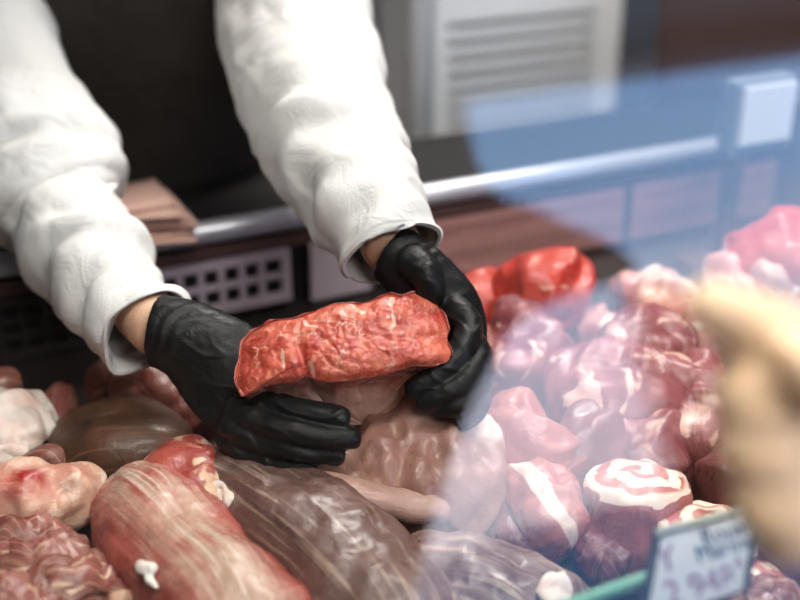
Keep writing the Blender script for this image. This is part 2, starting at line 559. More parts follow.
# ------------------------------------------------------------------ the room
MB().box((0.8, 0.0, -0.05), (9, 7, 0.1)).build('floor', M['floor'], smooth=False, kind='structure')
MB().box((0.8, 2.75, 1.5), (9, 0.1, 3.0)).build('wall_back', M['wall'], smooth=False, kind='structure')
MB().box((0.8, 0.0, 3.05), (9, 7, 0.1)).build('ceiling', M['ceiling'], smooth=False, kind='structure')
MB().box((-3.65, 0, 1.5), (0.1, 6, 3.0)).build('wall_left', M['wall_light'], smooth=False, kind='structure')
MB().box((5.25, 0, 1.5), (0.1, 6, 3.0)).build('wall_right', M['wall_light'], smooth=False, kind='structure')
wx0, wx1, wz0, wz1 = 1.02, 5.0, 0.30, 2.92
wf = MB()
wf.box(((-3.6 + wx0) / 2, -3.05, 1.5), (wx0 + 3.6, 0.1, 3.0))
wf.box(((5.2 + wx1) / 2, -3.05, 1.5), (5.2 - wx1, 0.1, 3.0))
wf.box(((wx0 + wx1) / 2, -3.05, wz0 / 2), (wx1 - wx0, 0.1, wz0))
wf.box(((wx0 + wx1) / 2, -3.05, (3 + wz1) / 2), (wx1 - wx0, 0.1, 3 - wz1))
wf.build('wall_front', M['wall_light'], smooth=False, kind='structure')
w = MB()
w.box((wx0 + 0.03, -3.02, (wz0 + wz1) / 2), (0.06, 0.08, wz1 - wz0))
w.box((wx1 - 0.03, -3.02, (wz0 + wz1) / 2), (0.06, 0.08, wz1 - wz0))
w.box(((wx0 + wx1) / 2, -3.02, wz0 + 0.03), (wx1 - wx0, 0.08, 0.06))
w.box(((wx0 + wx1) / 2, -3.02, wz1 - 0.03), (wx1 - wx0, 0.08, 0.06))
w.build('window_1', M['grey_paint'], smooth=False, kind='structure')
cv = [(2.14, 2.98), (2.12, 2.84), (2.09, 2.42), (2.28, 2.26), (2.50, 2.10), (2.60, 1.99), (2.54, 1.93), (2.2, 1.90), (2.02, 1.84), (1.90, 1.74), (1.62, 1.45), (1.38, 1.1), (1.24, .82), (1.16, .4)]
vs, fs = [], []
CN, CM = 80, 50
for i in range(CN + 1):
    e = catmull([list(c) for c in cv], i / CN)
    for j in range(CM + 1):
        u = j / CM
        x = 0.98 + (e[0] - 0.98) * u
        vs.append(Vector((x, -2.93 + .025 * math.sin(u * 34 + .6 * math.sin(i * .15)) * (.4 + .6 * min(1, (e[0] - .98))), e[1])))
for i in range(CN):
    for j in range(CM):
        a = i * (CM + 1) + j
        fs.append((a, a + 1, a + CM + 2, a + CM + 1))
MB().add(vs, fs).build('added_drape_1', M['trousers'], solid=.004, kind='structure')  # unseen drape, added and outlined to shape the reflection in the front glass
MB().box((1, -23.2, -0.08), (60, 40, 0.1)).build('ground', M['pavement'], smooth=False, kind='structure')

# ------------------------------------------------------------------ the refrigerated counter
YB = 1.235
case = thing('display_case', (0.5, 0.75, 0), 'refrigerated butcher counter with slanted front glass, steel rail and grilles along the back', 'display case')
X0, X1 = -1.0, 2.6
MB().box(((X0 + X1) / 2, 0.72, 0.405), (X1 - X0, 1.10, 0.81)).build('base_cabinet', M['grey_paint'], case, smooth=False, bevel=0.004)
MB().box(((X0 + X1) / 2, 0.74, 0.83), (X1 - X0, 1.02, 0.04)).build('deck', M['deck'], case, smooth=False)
MB().box(((X0 + X1) / 2, YB + 0.03, 0.905), (X1 - X0, 0.03, 0.11)).build('back_panel', M['black'], case, smooth=False)
# rail and ledge along the back
MB().tube([(X0, YB + 0.01, 0.970), (X1, YB + 0.01, 0.970)], 0.0145, 14).build('back_rail', M['rail'], case)
MB().box(((X0 + X1) / 2, YB + 0.145, 0.956), (X1 - X0, 0.24, 0.02)).build('back_ledge', M['black'], case, smooth=False, bevel=0.003)
MB().box(((X0 + X1) / 2, YB + 0.005, 0.9445), (X1 - X0, 0.012, 0.016)).build('rail_trim', M['brown_paint'], case, smooth=False)


def grille(x0, x1, z0, z1, nx, nz, bar, y=YB, mat='grille'):
    g = MB()
    fw = 0.011
    g.box(((x0 + x1) / 2, y, z1 - fw / 2), (x1 - x0, 0.010, fw))
    g.box(((x0 + x1) / 2, y, z0 + fw / 2), (x1 - x0, 0.010, fw))
    for x in (x0 + fw / 2, x1 - fw / 2):
        g.box((x, y, (z0 + z1) / 2), (fw, 0.010, z1 - z0 - 2 * fw))
    ax0, ax1, az0, az1 = x0 + fw, x1 - fw, z0 + fw, z1 - fw
    for i in range(1, nx):
        g.box((ax0 + (ax1 - ax0) * i / nx, y, (az0 + az1) / 2), (bar, 0.006, az1 - az0))
    for i in range(1, nz):
        g.box(((ax0 + ax1) / 2, y, az0 + (az1 - az0) * i / nz), (ax1 - ax0, 0.0055, bar))
    return g.build('grille', M[mat], case, smooth=False)


grille(-0.55, -0.02, 0.855, 0.935, 18, 3, 0.006, mat='shaded_grille')
grille(0.00, 0.255, 0.855, 0.935, 9, 3, 0.006, mat='shaded_grille')
grille(0.265, 0.445, 0.864, 0.935, 6, 2, 0.008)
MB().box((0.515, YB, 0.895), (0.085, 0.010, 0.080)).build('plain_panel', M['grille'], case, smooth=False, bevel=0.002)
for gx in (0.58, 0.98, 1.38, 1.78, 2.18):
    grille(gx, gx + 0.385, 0.853, 0.896, 26, 3, 0.0042, mat='meat_tint_grille')
    grille(gx, gx + 0.385, 0.898, 0.935, 20, 2, 0.0055, mat='meat_tint_grille')
MB().box((1.262, 0.80, 0.945), (0.02, 0.86, 0.19)).build('divider_panel', M['brown_paint'], case, smooth=False, bevel=0.003)
# front glass, leaning towards the butcher
TL = math.radians(20)
gy = lambda z: 0.378 + (z - 1.47) * math.tan(TL)
zb, zt_ = 0.84, 1.78
MB().hexa([(X0, gy(zb), zb), (X1, gy(zb), zb), (X1, gy(zt_), zt_), (X0, gy(zt_), zt_)], Vector((0, -math.cos(TL), math.sin(TL))) * -0.006).build('front_glass', M['glass'], case, smooth=False)
# green rail carrying the price tag
ra_, rb_ = P(560, 606, 0.70), P(800, 521, 0.70)
RY = (P(680, 566, 0.70)).y
RZ = (P(680, 566, 0.70)).z
MB().tube([(X0, RY, RZ), (X1, RY, RZ)], 0.0042, 10).build('tag_rail', M['green'], case)
rs = MB()
for x in (-0.6, 1.5):
    MB().tube([(x, RY, DECK), (x, RY, RZ)], 0.004, 8).build('rail_upright', M['green'], case)

# ------------------------------------------------------------------ behind the counter
bc = thing('back_counter', (1.3, 2.4, 0), 'steel work counter along the dark back wall', 'counter')
MB().box((1.3, 2.40, 0.34), (4.4, 0.54, 0.68)).build('body', M['grey_paint'], bc, smooth=False)
MB().box((1.3, 2.39, 0.70), (4.4, 0.58, 0.04)).build('worktop', M['steel'], bc, smooth=False, bevel=0.004)
# white louvred cooling unit
q0, q1 = Yp(432, 178, 2.12), Yp(612, 152, 2.12)
un = thing('cooling_unit', ((q0.x + q1.x) / 2, 2.12, 0.72), 'white louvred cooling unit standing on short feet behind the counter', 'appliance')
zb_ = (q0.z + q1.z) / 2
hh = 0.42
MB().box(((q0.x + q1.x) / 2, 2.26, zb_ + hh / 2), (q1.x - q0.x, 0.28, hh)).build('housing', M['white_paint'], un, smooth=False, bevel=0.008)
lv = MB()
for i in range(9):
    lv.box(((q0.x + q1.x) / 2 - 0.02, 2.126, zb_ + 0.05 + i * 0.036), ((q1.x - q0.x) * 0.78, 0.012, 0.012))
lv.build('louvre_panel', M['ceiling'], un, smooth=False)
for fx in (q0.x + 0.04, q1.x - 0.03):
    MB().box((fx, 2.16, (zb_ + 0.72) / 2), (0.035, 0.035, max(zb_ - 0.72, 0.01))).build('foot', M['white_paint'], un, smooth=False)
pb = Yp(418, 172, 1.98)
po = MB()
po.tube([(pb.x, 1.98, 0), (pb.x, 1.98, 2.99)], 0.028, 20)
po.build('support_post', M['white_paint'], label='white round post from floor to ceiling left of the cooling unit', cat='post')
# scale display
sc0 = P(757, 113, 1.5)
sd = thing('sign_stand', (sc0.x - 0.03, sc0.y, DECK), 'small white board in a grey frame on a thin brown post behind the meat', 'sign')
dn = Vector((0, -1, 0))
MB().box(sc0, (0.105, 0.03, 0.10)).build('frame', M['grey_paint'], sd, smooth=False, bevel=0.004)
MB().box(sc0 + Vector((0, -0.018, 0.004)), (0.088, 0.008, 0.078)).build('board', M['white_paint'], sd, smooth=False)
pp = P(733, 165, 1.5)
MB().box((pp.x, pp.y, (sc0.z - 0.05 + DECK) / 2), (0.02, 0.018, sc0.z - 0.05 - DECK)).build('post', M['brown_paint'], sd, smooth=False)
MB().box((pp.x, pp.y, DECK + 0.0045), (0.09, 0.09, 0.007)).build('base', M['brown_paint'], sd, smooth=False)
fc = P(815, 170, 2.25)
fr_ = thing('cabinet', (fc.x + 0.1, fc.y + 0.25, 0), 'tall dark brown cabinet standing behind the far end of the counter', 'cabinet')
MB().box((fc.x + 0.22, fc.y + 0.25, 0.95), (0.5, 0.5, 1.9)).build('body', M['brown_paint'], fr_, smooth=False, bevel=0.006)
MB().box((fc.x + 0.22, fc.y - 0.01, 0.95), (0.47, 0.02, 1.84)).build('door', M['brown_paint'], fr_, smooth=False, bevel=0.004)
# stack of paper on the ledge
pc = P(150, 222, 1.375)
random.seed(4)
for i in range(8):
    z = 0.9855 + i * 0.0055
    sh = MB()
    dx, dy = random.uniform(-.008, .008) - i * 0.0022, random.uniform(-.006, .006)
    L_ = 0.125
    vs, fs = [], []
    for a in range(13):
        for bb in range(5):
            for k in (0, 1):
                x = -L_ / 2 + L_ * a / 12
                y = -0.05 + 0.1 * bb / 4
                zz = 0.0035 * noise.noise(Vector((x * 20, y * 20, i * 1.7))) + k * 0.0048
                vs.append(Vector((pc.x - 0.030 + x + dx, YB + 0.012 + y + dy + .25 * x * (i % 3 - 1), z + max(zz, -0.001))))
    idx = lambda a, bb, k: (a * 5 + bb) * 2 + k
    for a in range(12):
        for bb in range(4):
            fs.append((idx(a, bb, 1), idx(a + 1, bb, 1), idx(a + 1, bb + 1, 1), idx(a, bb + 1, 1)))
            fs.append((idx(a, bb + 1, 0), idx(a + 1, bb + 1, 0), idx(a + 1, bb, 0), idx(a, bb, 0)))
    for a in range(12):
        fs.append((idx(a, 0, 0), idx(a + 1, 0, 0), idx(a + 1, 0, 1), idx(a, 0, 1)))
        fs.append((idx(a, 4, 1), idx(a + 1, 4, 1), idx(a + 1, 4, 0), idx(a, 4, 0)))
    for bb in range(4):
        fs.append((idx(0, bb, 1), idx(0, bb + 1, 1), idx(0, bb + 1, 0), idx(0, bb, 0)))
        fs.append((idx(12, bb, 0), idx(12, bb + 1, 0), idx(12, bb + 1, 1), idx(12, bb, 1)))
    sh.add(vs, fs)
    sh.build('paper_wrap', M['paper'], label='folded pinkish paper wrap in the stack on the steel ledge behind the rolled sleeve', cat='paper', group='paper wraps stacked on the ledge')

# ------------------------------------------------------------------ meat: helper by height above the deck
def mp(px, py, h, ra, rb):
    p, t_ = Zt(px, py, DECK + h)
    return (p, ra, rb)


def lump(name, mat, spine, label, cat='meat', group=None, parent=None, **kw):
    mb = MB()
    kw.setdefault('amp', ((16, 0.010), (45, 0.004)))
    kw.setdefault('power', 2.2)
    mb.blob(spine, **kw)
    return mb.build(name, M[mat], parent, label=label, cat=cat, group=group, sub=1)


exec_order = []
cm = 0.01

# --- the veal muscle in front, two lobes grown together
vz = lambda s, th, p: max(-.4, min(1.2, 1.25 - abs(((math.degrees(th) - VC + 180) % 360) - 180) / 40.0))
VC = 84
vm = thing('veal_muscle', Zt(190, 540, DECK)[0], 'large pink veal muscle with tan silverskin lying in front below the gloved hand', 'meat')
mb = MB()
mb.blob([mp(128, 492, .055, .036, .030), mp(150, 520, .062, .048, .046), mp(190, 565, .06, .050, .050), mp(235, 615, .058, .052, .048), mp(285, 680, .05, .045, .04)],
        n=110, m=88, cap=0.16, amp=((14, .010), (40, .003), (120, .001)), zone=vz, seed=1)
mb.build('lean_muscle', M['veal'], vm)
mb = MB()
mb.blob([mp(160, 468, .066, .030, .026), mp(186, 486, .070, .042, .038), mp(212, 526, .062, .036, .036), mp(250, 580, .045, .03, .03)],
        n=80, m=64, cap=0.25, amp=((18, .008), (50, .003), (130, .001)), seed=2)
mb.build('fat_streaked_lobe', M['veal_red'], vm)
mb = MB()
random.seed(7)
mb.blob([(mp(140, 561, .094, 1, 1)[0], .0045, .003), (mp(148, 570, .096, 1, 1)[0], .006, .004), (mp(150, 580, .092, 1, 1)[0], .003, .002), (mp(158, 588, .09, 1, 1)[0], .004, .002)], n=30, m=14, amp=((120, .004),), seed=3)
mb.build('fat_flake', M['fat'], vm)

# --- dark long muscle
dz = lambda s, th, p: 0.4 + 0.6 * noise.noise(p * 11 + Vector((4, 2, 1)))
lump('dark_muscle', 'dark_muscle', [mp(205, 462, .05, .032, .03), mp(250, 490, .06, .05, .045), mp(310, 545, .06, .056, .05), mp(375, 610, .05, .058, .046), mp(430, 670, .04, .05, .04)],
     'long dark brown muscle with pale streaks lying right of the pink veal muscle', n=110, m=80, cap=0.14, amp=((13, .012), (45, .004), (120, .0012)), zone=dz, seed=5)
fl = lump('fat_scrap', 'fat', [mp(214, 484, .090, .010, .004), mp(224, 490, .093, .014, .006), mp(232, 497, .091, .012, .005), mp(238, 505, .086, .006, .003)], 'small cream fat scrap between the pink and the dark muscle', cat='fat', n=40, m=28, amp=((60, .006), (140, .003)), ridge=(60, .005), seed=8)

# --- mauve muscle at the lower middle under the reflection
lump('streaked_muscle', 'dark_muscle', [mp(380, 560, .03, .03, .024), mp(440, 578, .04, .045, .035), mp(510, 600, .04, .05, .036), mp(575, 640, .03, .045, .03)],
     'flat mauve muscle with white streaks lying at the bottom right of the dark muscle', n=80, m=60, amp=((15, .010), (50, .004), (120, .001)), zone=lambda s, th, p: 1.0, seed=9)
lump('fat_scrap', 'fat', [mp(540, 584, .068, .010, .003), mp(556, 588, .070, .018, .005), mp(572, 595, .066, .012, .004)], 'white fat scrap on the mauve muscle left of the price tag', cat='fat', n=40, m=28, amp=((60, .006), (140, .003)), ridge=(60, .005), seed=10)

# --- pale breast slab with bone under the hands
pz = lambda s, th, p: max(0.0, min(1.0, (s - 0.55) * 3.0)) * (0.6 + noise.noise(p * 14))
ps = thing('breast_slab', Zt(400, 500, DECK)[0], 'pale pink slab of breast meat lying under the hands behind the dark muscle', 'meat')
mb = MB()
fold_ = lambda s, th, p: 0.0035 * math.sin(s * 38 + 3 * noise.noise(p * 12)) * max(0.0, math.sin(th))
mb.blob([mp(318, 480, .05, .04, .04), mp(355, 480, .06, .055, .05), mp(405, 472, .066, .06, .056), mp(455, 471, .063, .06, .054), mp(490, 474, .05, .04, .04)],
        n=90, m=70, cap=0.2, amp=((13, .012), (40, .006), (110, .002)), ridge=(26, .008), zone=pz, fold=fold_, seed=11)
mb.build('slab', M['pale_slab'], ps)
mb = MB()
mb.blob([mp(297, 481, .095, .012, .011), mp(330, 489, .09, .014, .013), mp(375, 500, .08, .016, .014), mp(430, 508, .065, .016, .014), mp(452, 512, .05, .012, .012)], n=50, m=26, cap=0.05, cap2=.15, amp=((40, .003),), seed=12)
mb.build('rib_bone', M['bone'], ps, label='pale pink rib bone end')

# --- liver slab, red pieces behind
lump('liver_piece', 'liver', [mp(50, 462, .04, .035, .030), mp(88, 452, .05, .050, .036), mp(138, 446, .055, .052, .038), mp(178, 440, .045, .034, .030)],
     'smooth dark brown slab of meat behind the pink veal muscle', n=70, m=50, power=3.2, amp=((10, .012), (40, .003)), seed=13)
lump('stew_meat', 'deep_red', [mp(125, 388, .05, .03, .03), mp(155, 392, .06, .042, .035), mp(190, 418, .05, .036, .034), mp(215, 448, .04, .03, .03)],
     'deep red piece of meat with white sinew under the rolled cuff', n=60, m=44, amp=((22, .012), (60, .005)), seed=14)
lump('stew_meat', 'deep_red', [mp(90, 385, .045, .025, .026), mp(118, 380, .05, .035, .03), mp(150, 372, .045, .03, .03)],
     'dim red piece of meat at the back under the white cuff', n=50, m=40, amp=((22, .01), (60, .004)), seed=15)
lump('stew_meat', 'deep_red', [mp(50, 436, .03, .018, .02), mp(62, 410, .04, .022, .026), mp(58, 396, .04, .015, .016)],
     'narrow brownish red piece right of the white fat trimming', n=40, m=30, amp=((25, .01), (70, .004)), seed=16)
lump('stew_meat', 'ragged', [mp(-22, 392, .06, .02, .02), mp(-2, 388, .065, .022, .022), mp(16, 386, .06, .016, .016)],
     'small pink lump at the left edge above the white fat trimming', n=36, m=30, amp=((30, .006),), seed=17)
# --- white fat trimming
lump('fat_trimming', 'fat', [mp(-30, 420, .06, .035, .03), mp(5, 425, .068, .05, .026), mp(35, 412, .07, .035, .016), mp(50, 405, .072, .018, .012)],
     'white folded fat trimming at the left edge above the bone joint', cat='fat', n=60, m=44, cap=.12, amp=((28, .012), (80, .006)), ridge=(30, .010), seed=18)
lump('fat_trimming', 'fat', [mp(-30, 440, .06, .03, .022), mp(0, 446, .066, .034, .02), mp(24, 446, .062, .020, .014)],
     'lower white fat trimming lying against the bone joint', cat='fat', n=50, m=40, cap=.14, amp=((30, .012), (90, .005)), seed=19)
lump('knuckle_piece', 'ragged', [mp(22, 468, .055, .012, .012), mp(45, 464, .06, .02, .018), mp(70, 468, .055, .012, .014)],
     'small rounded pink piece between the fat trimming and the bone joint', n=36, m=28, amp=((40, .005),), seed=20)
# --- bone joint with blood spot
BSP = mp(26, 490, .092, 1, 1)[0]
bj = thing('bone_joint', Zt(40, 505, DECK)[0], 'cream white bone joint with a red blood spot at the left edge', 'bone')
mb = MB()
mb.blob([mp(-30, 500, .06, .032, .035), mp(10, 502, .068, .036, .036), mp(45, 500, .068, .036, .036), mp(72, 496, .062, .028, .030), mp(84, 492, .055, .02, .022)], n=90, m=70, cap=.18, amp=((22, .012), (60, .005), (140, .001)), ridge=(28, .004), seed=21,
        zone=lambda s, th, p: max(0, 1.3 - (p - BSP).length / .018))
mb.build('knuckle', M['joint'], bj)
mb = MB()
mb.blob([mp(58, 474, .074, .010, .010), mp(72, 478, .078, .013, .012), mp(82, 488, .072, .012, .012), mp(84, 502, .062, .010, .010)], n=30, m=24, amp=((40, .006), (90, .003)), seed=22)
mb.build('cartilage', M['bone'], bj)
# --- ragged trimmings bottom left
rag = dict(n=100, m=72, cap=.14, amp=((30, .008), (80, .004), (180, .0015)))


def ragged(name, spine, label, seed, strands=9, **kw):
    """a torn trimming: folded strips of muscle and fat grown together"""
    rnd = random.Random(seed)
    mb = MB()
    for k in range(strands):
        an = 2 * math.pi * k / strands + rnd.uniform(-.3, .3)
        rr = rnd.uniform(.55, .85) if k else 0.0
        t0 = rnd.uniform(0, .12)
        t1 = rnd.uniform(.8, 1.0)
        sp2 = []
        for i in range(7):
            u = t0 + (t1 - t0) * i / 6
            e = catmull([list(p) + [ra, rb] for p, ra, rb in spine], u)
            wv = an + .8 * math.sin(u * 4 + k * 2.1)
            c = Vector(e[:3]) + RT * (math.cos(wv) * rr * e[3] * .8) + (FW * .55 + Vector((0, 0, .9))) * (math.sin(wv) * rr * e[4])
            th = e[4] * (.62 if k == 0 else rnd.uniform(.22, .36))
            sp2.append((c, th * rnd.uniform(1.3, 2.3), th))
        mb.blob(sp2, n=64, m=36, cap=.12, seed=seed * 3 + k, power=2.2, amp=((26, .0035), (80, .002), (190, .001)), up=Vector((.2, -.4, .9)))
    return mb.build(name, M['ragged'], label=label, cat='meat', sub=1)

ragged('meat_trimming', [mp(-30, 548, .055, .03, .024), mp(10, 542, .065, .034, .026), mp(50, 545, .06, .028, .022), mp(78, 556, .05, .02, .018)],
     'ragged dark red trimming just below the bone joint', seed=24)
ragged('meat_trimming', [mp(-30, 580, .06, .034, .026), mp(15, 575, .068, .034, .026), mp(60, 566, .066, .03, .024), mp(92, 556, .06, .02, .02)],
     'ragged pink trimming with cream fat in the middle of the left corner pile', seed=25)
ragged('meat_trimming', [mp(20, 615, .07, .032, .026), mp(60, 592, .072, .030, .024), mp(95, 582, .064, .024, .02), mp(118, 586, .054, .016, .016)],
     'curled tan edged trimming beside the pink veal muscle', seed=26)
ragged('meat_trimming', [mp(-40, 620, .075, .04, .03), mp(0, 612, .08, .04, .028), mp(35, 606, .08, .026, .022)],
     'ragged mauve trimming in the bottom left corner', seed=27)
lump('meat_trimming', 'ragged', [mp(100, 598, .045, .018, .018), mp(122, 600, .05, .024, .02), mp(140, 612, .04, .02, .018)],
     'small knobbly trimming tucked beneath the pink veal muscle', seed=28, n=50, m=40, amp=((40, .01), (90, .004)))

# --- chops in the middle right
cz = lambda s, th, p: (1.0 if 15 < math.degrees(th) < 60 else 0.0)
lump('pork_chop', 'chop', [mp(492, 432, .07, .02, .035), mp(515, 438, .075, .03, .040), mp(540, 455, .07, .028, .034), mp(558, 466, .055, .014, .018)],
     'pale pink chop with a cream fat edge standing right of the glove', n=80, m=64, cap=.16, power=3.0, amp=((22, .010), (60, .004), (140, .0015)), ridge=(26, .008), seed=30,
     zone=lambda s, th, p: max(0, min(1, 1.2 - abs(math.degrees(th) - 150) / 25)))
lump('pork_chop', 'chop', [mp(518, 492, .05, .02, .03), mp(538, 506, .055, .028, .036), mp(556, 530, .05, .028, .032), mp(572, 552, .04, .018, .02)],
     'pink chop with a bright white fat stripe left of the rolled roast', n=80, m=64, cap=.16, power=3.0, amp=((22, .010), (60, .004), (140, .0015)), ridge=(26, .007), seed=31,
     zone=lambda s, th, p: max(0, min(1, 1.2 - abs(math.degrees(th) - 70) / 16)))
lump('pork_chop', 'pile_mauve', [mp(520, 462, .04, .03, .03), mp(552, 475, .045, .04, .034), mp(582, 498, .04, .03, .03)],
     'soft pink chop lying between the two fat edged chops', n=60, m=44, amp=((18, .010), (50, .005)), ridge=(24, .009), seed=32, zone=lambda s, th, p: 0.1)
lump('pork_chop', 'pile_dark', [mp(488, 445, .035, .018, .03), mp(500, 490, .04, .022, .034), mp(512, 535, .035, .02, .028), mp(525, 570, .03, .016, .02)],
     'narrow dark pink chop seen edge on beside the pale slab', n=60, m=44, amp=((20, .007), (60, .003)), seed=33, zone=lambda s, th, p: 0.2)
lump('pork_chop', 'pile_dark', [mp(572, 560, .03, .02, .022), mp(600, 552, .036, .03, .026), mp(632, 565, .03, .024, .022)],
     'small red scrap with white threads below the front rolled roast', n=50, m=40, amp=((30, .01), (90, .004)), seed=34, zone=lambda s, th, p: 0.4)


# --- rolled roasts
def roll(px, py, hz, R_, H, tilt, label, seed):
    top, _ = Zt(px, py, DECK + hz)
    base = Vector((top.x, top.y, top.z - H))
    root = thing('rolled_roast', base, label, 'roast', 'rolled roasts by the price tag')
    ax = Vector((tilt[0], tilt[1], 1)).normalized()
    mb = MB()
    prof = [(0, .86), (.06, .97), (.3, 1.03), (.6, 1.0), (.85, 1.0), (.95, .985), (1.0, .93)]
    spn = [(base + ax * (H * a), R_ * k, R_ * k * .95) for a, k in prof]
    mb.blob(spn, n=50, m=64, cap=0, amp=((20, .006), (60, .003)), seed=seed, up=Vector((0, 1, 0.01)), zone=lambda s, th, p: .1 + .9 * (s > .97))
    mb.build('meat_roll', M['chop'], root)
    # end face with the spiral, gently domed
    e1 = ax.orthogonal().normalized()
    e2 = ax.cross(e1)
    c = base + ax * H
    vs, fs, uvs = [], [], []
    NR, NS = 22, 72
    for i in range(NR + 1):
        for j in range(NS):
            a = 2 * math.pi * j / NS
            r = R_ * 0.99 * i / NR
            x, y = r * math.cos(a), r * math.sin(a) * .96
            p = c + e1 * x + e2 * y
            hgt = 0.012 * (1 - (i / NR) ** 2.5) + 0.005 * noise.noise(p * 60 + Vector((seed, 0, 0))) * (1 if i < NR else .3) - (0.006 if i == NR else 0)
            vs.append(p + ax * hgt)
            uvs.append((x * .046 / R_, y * .046 / R_))
    for i in range(NR):
        for j in range(NS):
            j2 = (j + 1) % NS
            fs.append((i * NS + j, (i + 1) * NS + j, (i + 1) * NS + j2, i * NS + j2))
    mb = MB().add(vs, fs, uvs)
    mb.build('spiral_face', M['spiral'], root, label='cream and red spiral end face')
    return root


roll(641, 492, .085, .047, .085, (0.10, 0.20), 'rolled roast with a round spiral end left of and behind the price tag', 2.0)
roll(712, 536, .075, .046, .075, (0.10, 0.14), 'second rolled roast with spiral fat mostly hidden behind the price tag', 5.0)
roll(758, 582, .06, .04, .06, (0.1, 0.05), 'third rolled roast peeking out at the right side of the price tag', 8.0)
ragged('meat_cut', [mp(740, 600, .06, .03, .02), mp(775, 606, .06, .03, .02), mp(810, 640, .05, .03, .02)], 'tan edged cut in the bottom right corner below the price tag', seed=41)
lump('meat_cut', 'pile_dark', [mp(770, 540, .05, .04, .035), mp(800, 560, .055, .045, .04), mp(840, 590, .05, .04, .04)], 'large dark red cut at the right edge beyond the price tag', n=60, m=44, seed=42, zone=lambda s, th, p: .1)

# --- the blurred pile at the back right
pile = [
    ('beef_cut', 'pile_red', [(455, 318, .06, .035, .05), (480, 318, .07, .045, .06), (505, 335, .055, .035, .05)], 'bright red cut just right of the second glove', .1),
    ('beef_cut', 'deep_red', [(465, 375, .05, .03, .04), (488, 378, .055, .04, .045), (508, 392, .045, .03, .035)], 'brownish pink cut below the bright red cut beside the glove', .2),
    ('beef_cut', 'pile_red', [(512, 308, .085, .036, .05), (543, 303, .10, .058, .06), (578, 318, .085, .04, .05)], 'rounded bright red cut topping the pile behind the glove', .1),
    ('pork_cut', 'pile_mauve', [(512, 330, .07, .03, .045), (525, 362, .07, .042, .05), (540, 400, .055, .036, .045)], 'tall mauve cut standing below the rounded red cut', .15),
    ('pork_cut', 'pile_dark', [(545, 338, .05, .03, .03), (575, 340, .055, .04, .035), (610, 345, .05, .03, .03)], 'dark cut in the gap right of the rounded red cut', .0),
    ('pork_cut', 'pile_pale', [(575, 322, .07, .02, .025), (592, 328, .075, .03, .03), (608, 338, .065, .022, .025)], 'small pale pink lump right of the rounded red cut', .4),
    ('pork_cut', 'pile_mauve', [(548, 400, .06, .035, .03), (590, 392, .075, .06, .045), (640, 395, .075, .06, .045), (685, 405, .06, .04, .035)], 'wide mauve slab in the middle of the right pile', .25),
    ('pork_cut', 'pile_mauve', [(600, 362, .07, .035, .035), (645, 352, .08, .055, .045), (690, 362, .07, .04, .035)], 'pink slab with pale fat behind the wide mauve slab', .5),
    ('pork_cut', 'pile_mauve', [(575, 425, .05, .03, .03), (620, 425, .06, .045, .038), (668, 430, .05, .035, .03)], 'mauve slab with a fat edge above the dark purple chunk', .45),
    ('fat_slab', 'pile_pale', [(630, 292, .07, .022, .03), (650, 300, .085, .04, .04), (675, 318, .08, .036, .036), (695, 338, .06, .02, .022)], 'white and pink fat slab left of the pointing fingertip', .9),
    ('fat_slab', 'pile_pale', [(610, 342, .06, .02, .022), (650, 330, .08, .028, .022), (700, 332, .085, .03, .024), (740, 338, .07, .02, .02)], 'long pale fat strip under the white and pink fat slab', .9),
    ('pork_cut', 'pile_dark', [(562, 452, .045, .03, .03), (590, 452, .055, .042, .042), (622, 462, .045, .032, .032)], 'dark purple chunk behind the rolled roast', .0),
    ('pork_cut', 'pile_mauve', [(622, 450, .05, .025, .03), (655, 452, .055, .036, .034), (690, 468, .045, .028, .028)], 'pink cut with white fat right behind the rolled roast', .55),
    ('pork_cut', 'pile_mauve', [(690, 380, .06, .03, .035), (700, 420, .065, .04, .042), (715, 470, .05, .034, .034)], 'mauve cut with pale edges left of the curled fingers', .45),
    ('pork_cut', 'pile_dark', [(700, 500, .04, .03, .03), (735, 492, .05, .04, .038), (770, 500, .045, .032, .034)], 'dark pink cut behind the second rolled roast', .2),
    ('fat_slab', 'pile_pale', [(715, 305, .09, .03, .035), (745, 288, .11, .05, .045), (790, 285, .115, .05, .045), (830, 300, .09, .03, .035)], 'pale pink fat slab above the pointing hand', .85),
    ('beef_cut', 'pile_red', [(742, 262, .12, .035, .04), (775, 258, .14, .06, .055), (820, 266, .13, .05, .05)], 'red cut on top of the far right pile', .25),
    ('pork_cut', 'pile_dark', [(600, 490, .02, .03, .025), (650, 470, .03, .04, .03), (700, 450, .03, .04, .03)], 'dim cut wedged beneath the chunks behind the rolled roast', .0),
]
for k, (nm, mt, sp_, lb, zn) in enumerate(pile):
    lump(nm, mt, [mp(*a) for a in sp_], lb, n=54, m=40, cap=.24, power=2.4, amp=((17, .016), (48, .006)), ridge=(17, .010), seed=50 + k * 1.3,
         zone=(lambda z: (lambda s, th, p: z * (0.55 + 1.1 * noise.noise(p * 20))))(zn), cat='fat' if nm == 'fat_slab' else 'meat')

# ------------------------------------------------------------------ the held piece of beef
OUT = [(241, 396), (234, 382), (236, 370), (240, 354), (243, 341), (254, 329), (273, 320), (288, 319), (300, 316), (315, 309), (330, 303), (345, 301), (360, 303), (375, 298),
       (390, 292), (402, 296), (412, 292), (422, 292), (432, 296), (441, 308), (446, 320), (449, 331), (447, 340), (453, 352), (448, 361), (434, 365), (411, 365), (396, 370), (381, 374), (354, 379), (330, 381),
       (314, 378), (307, 374), (298, 380), (282, 382), (264, 385), (254, 391)]


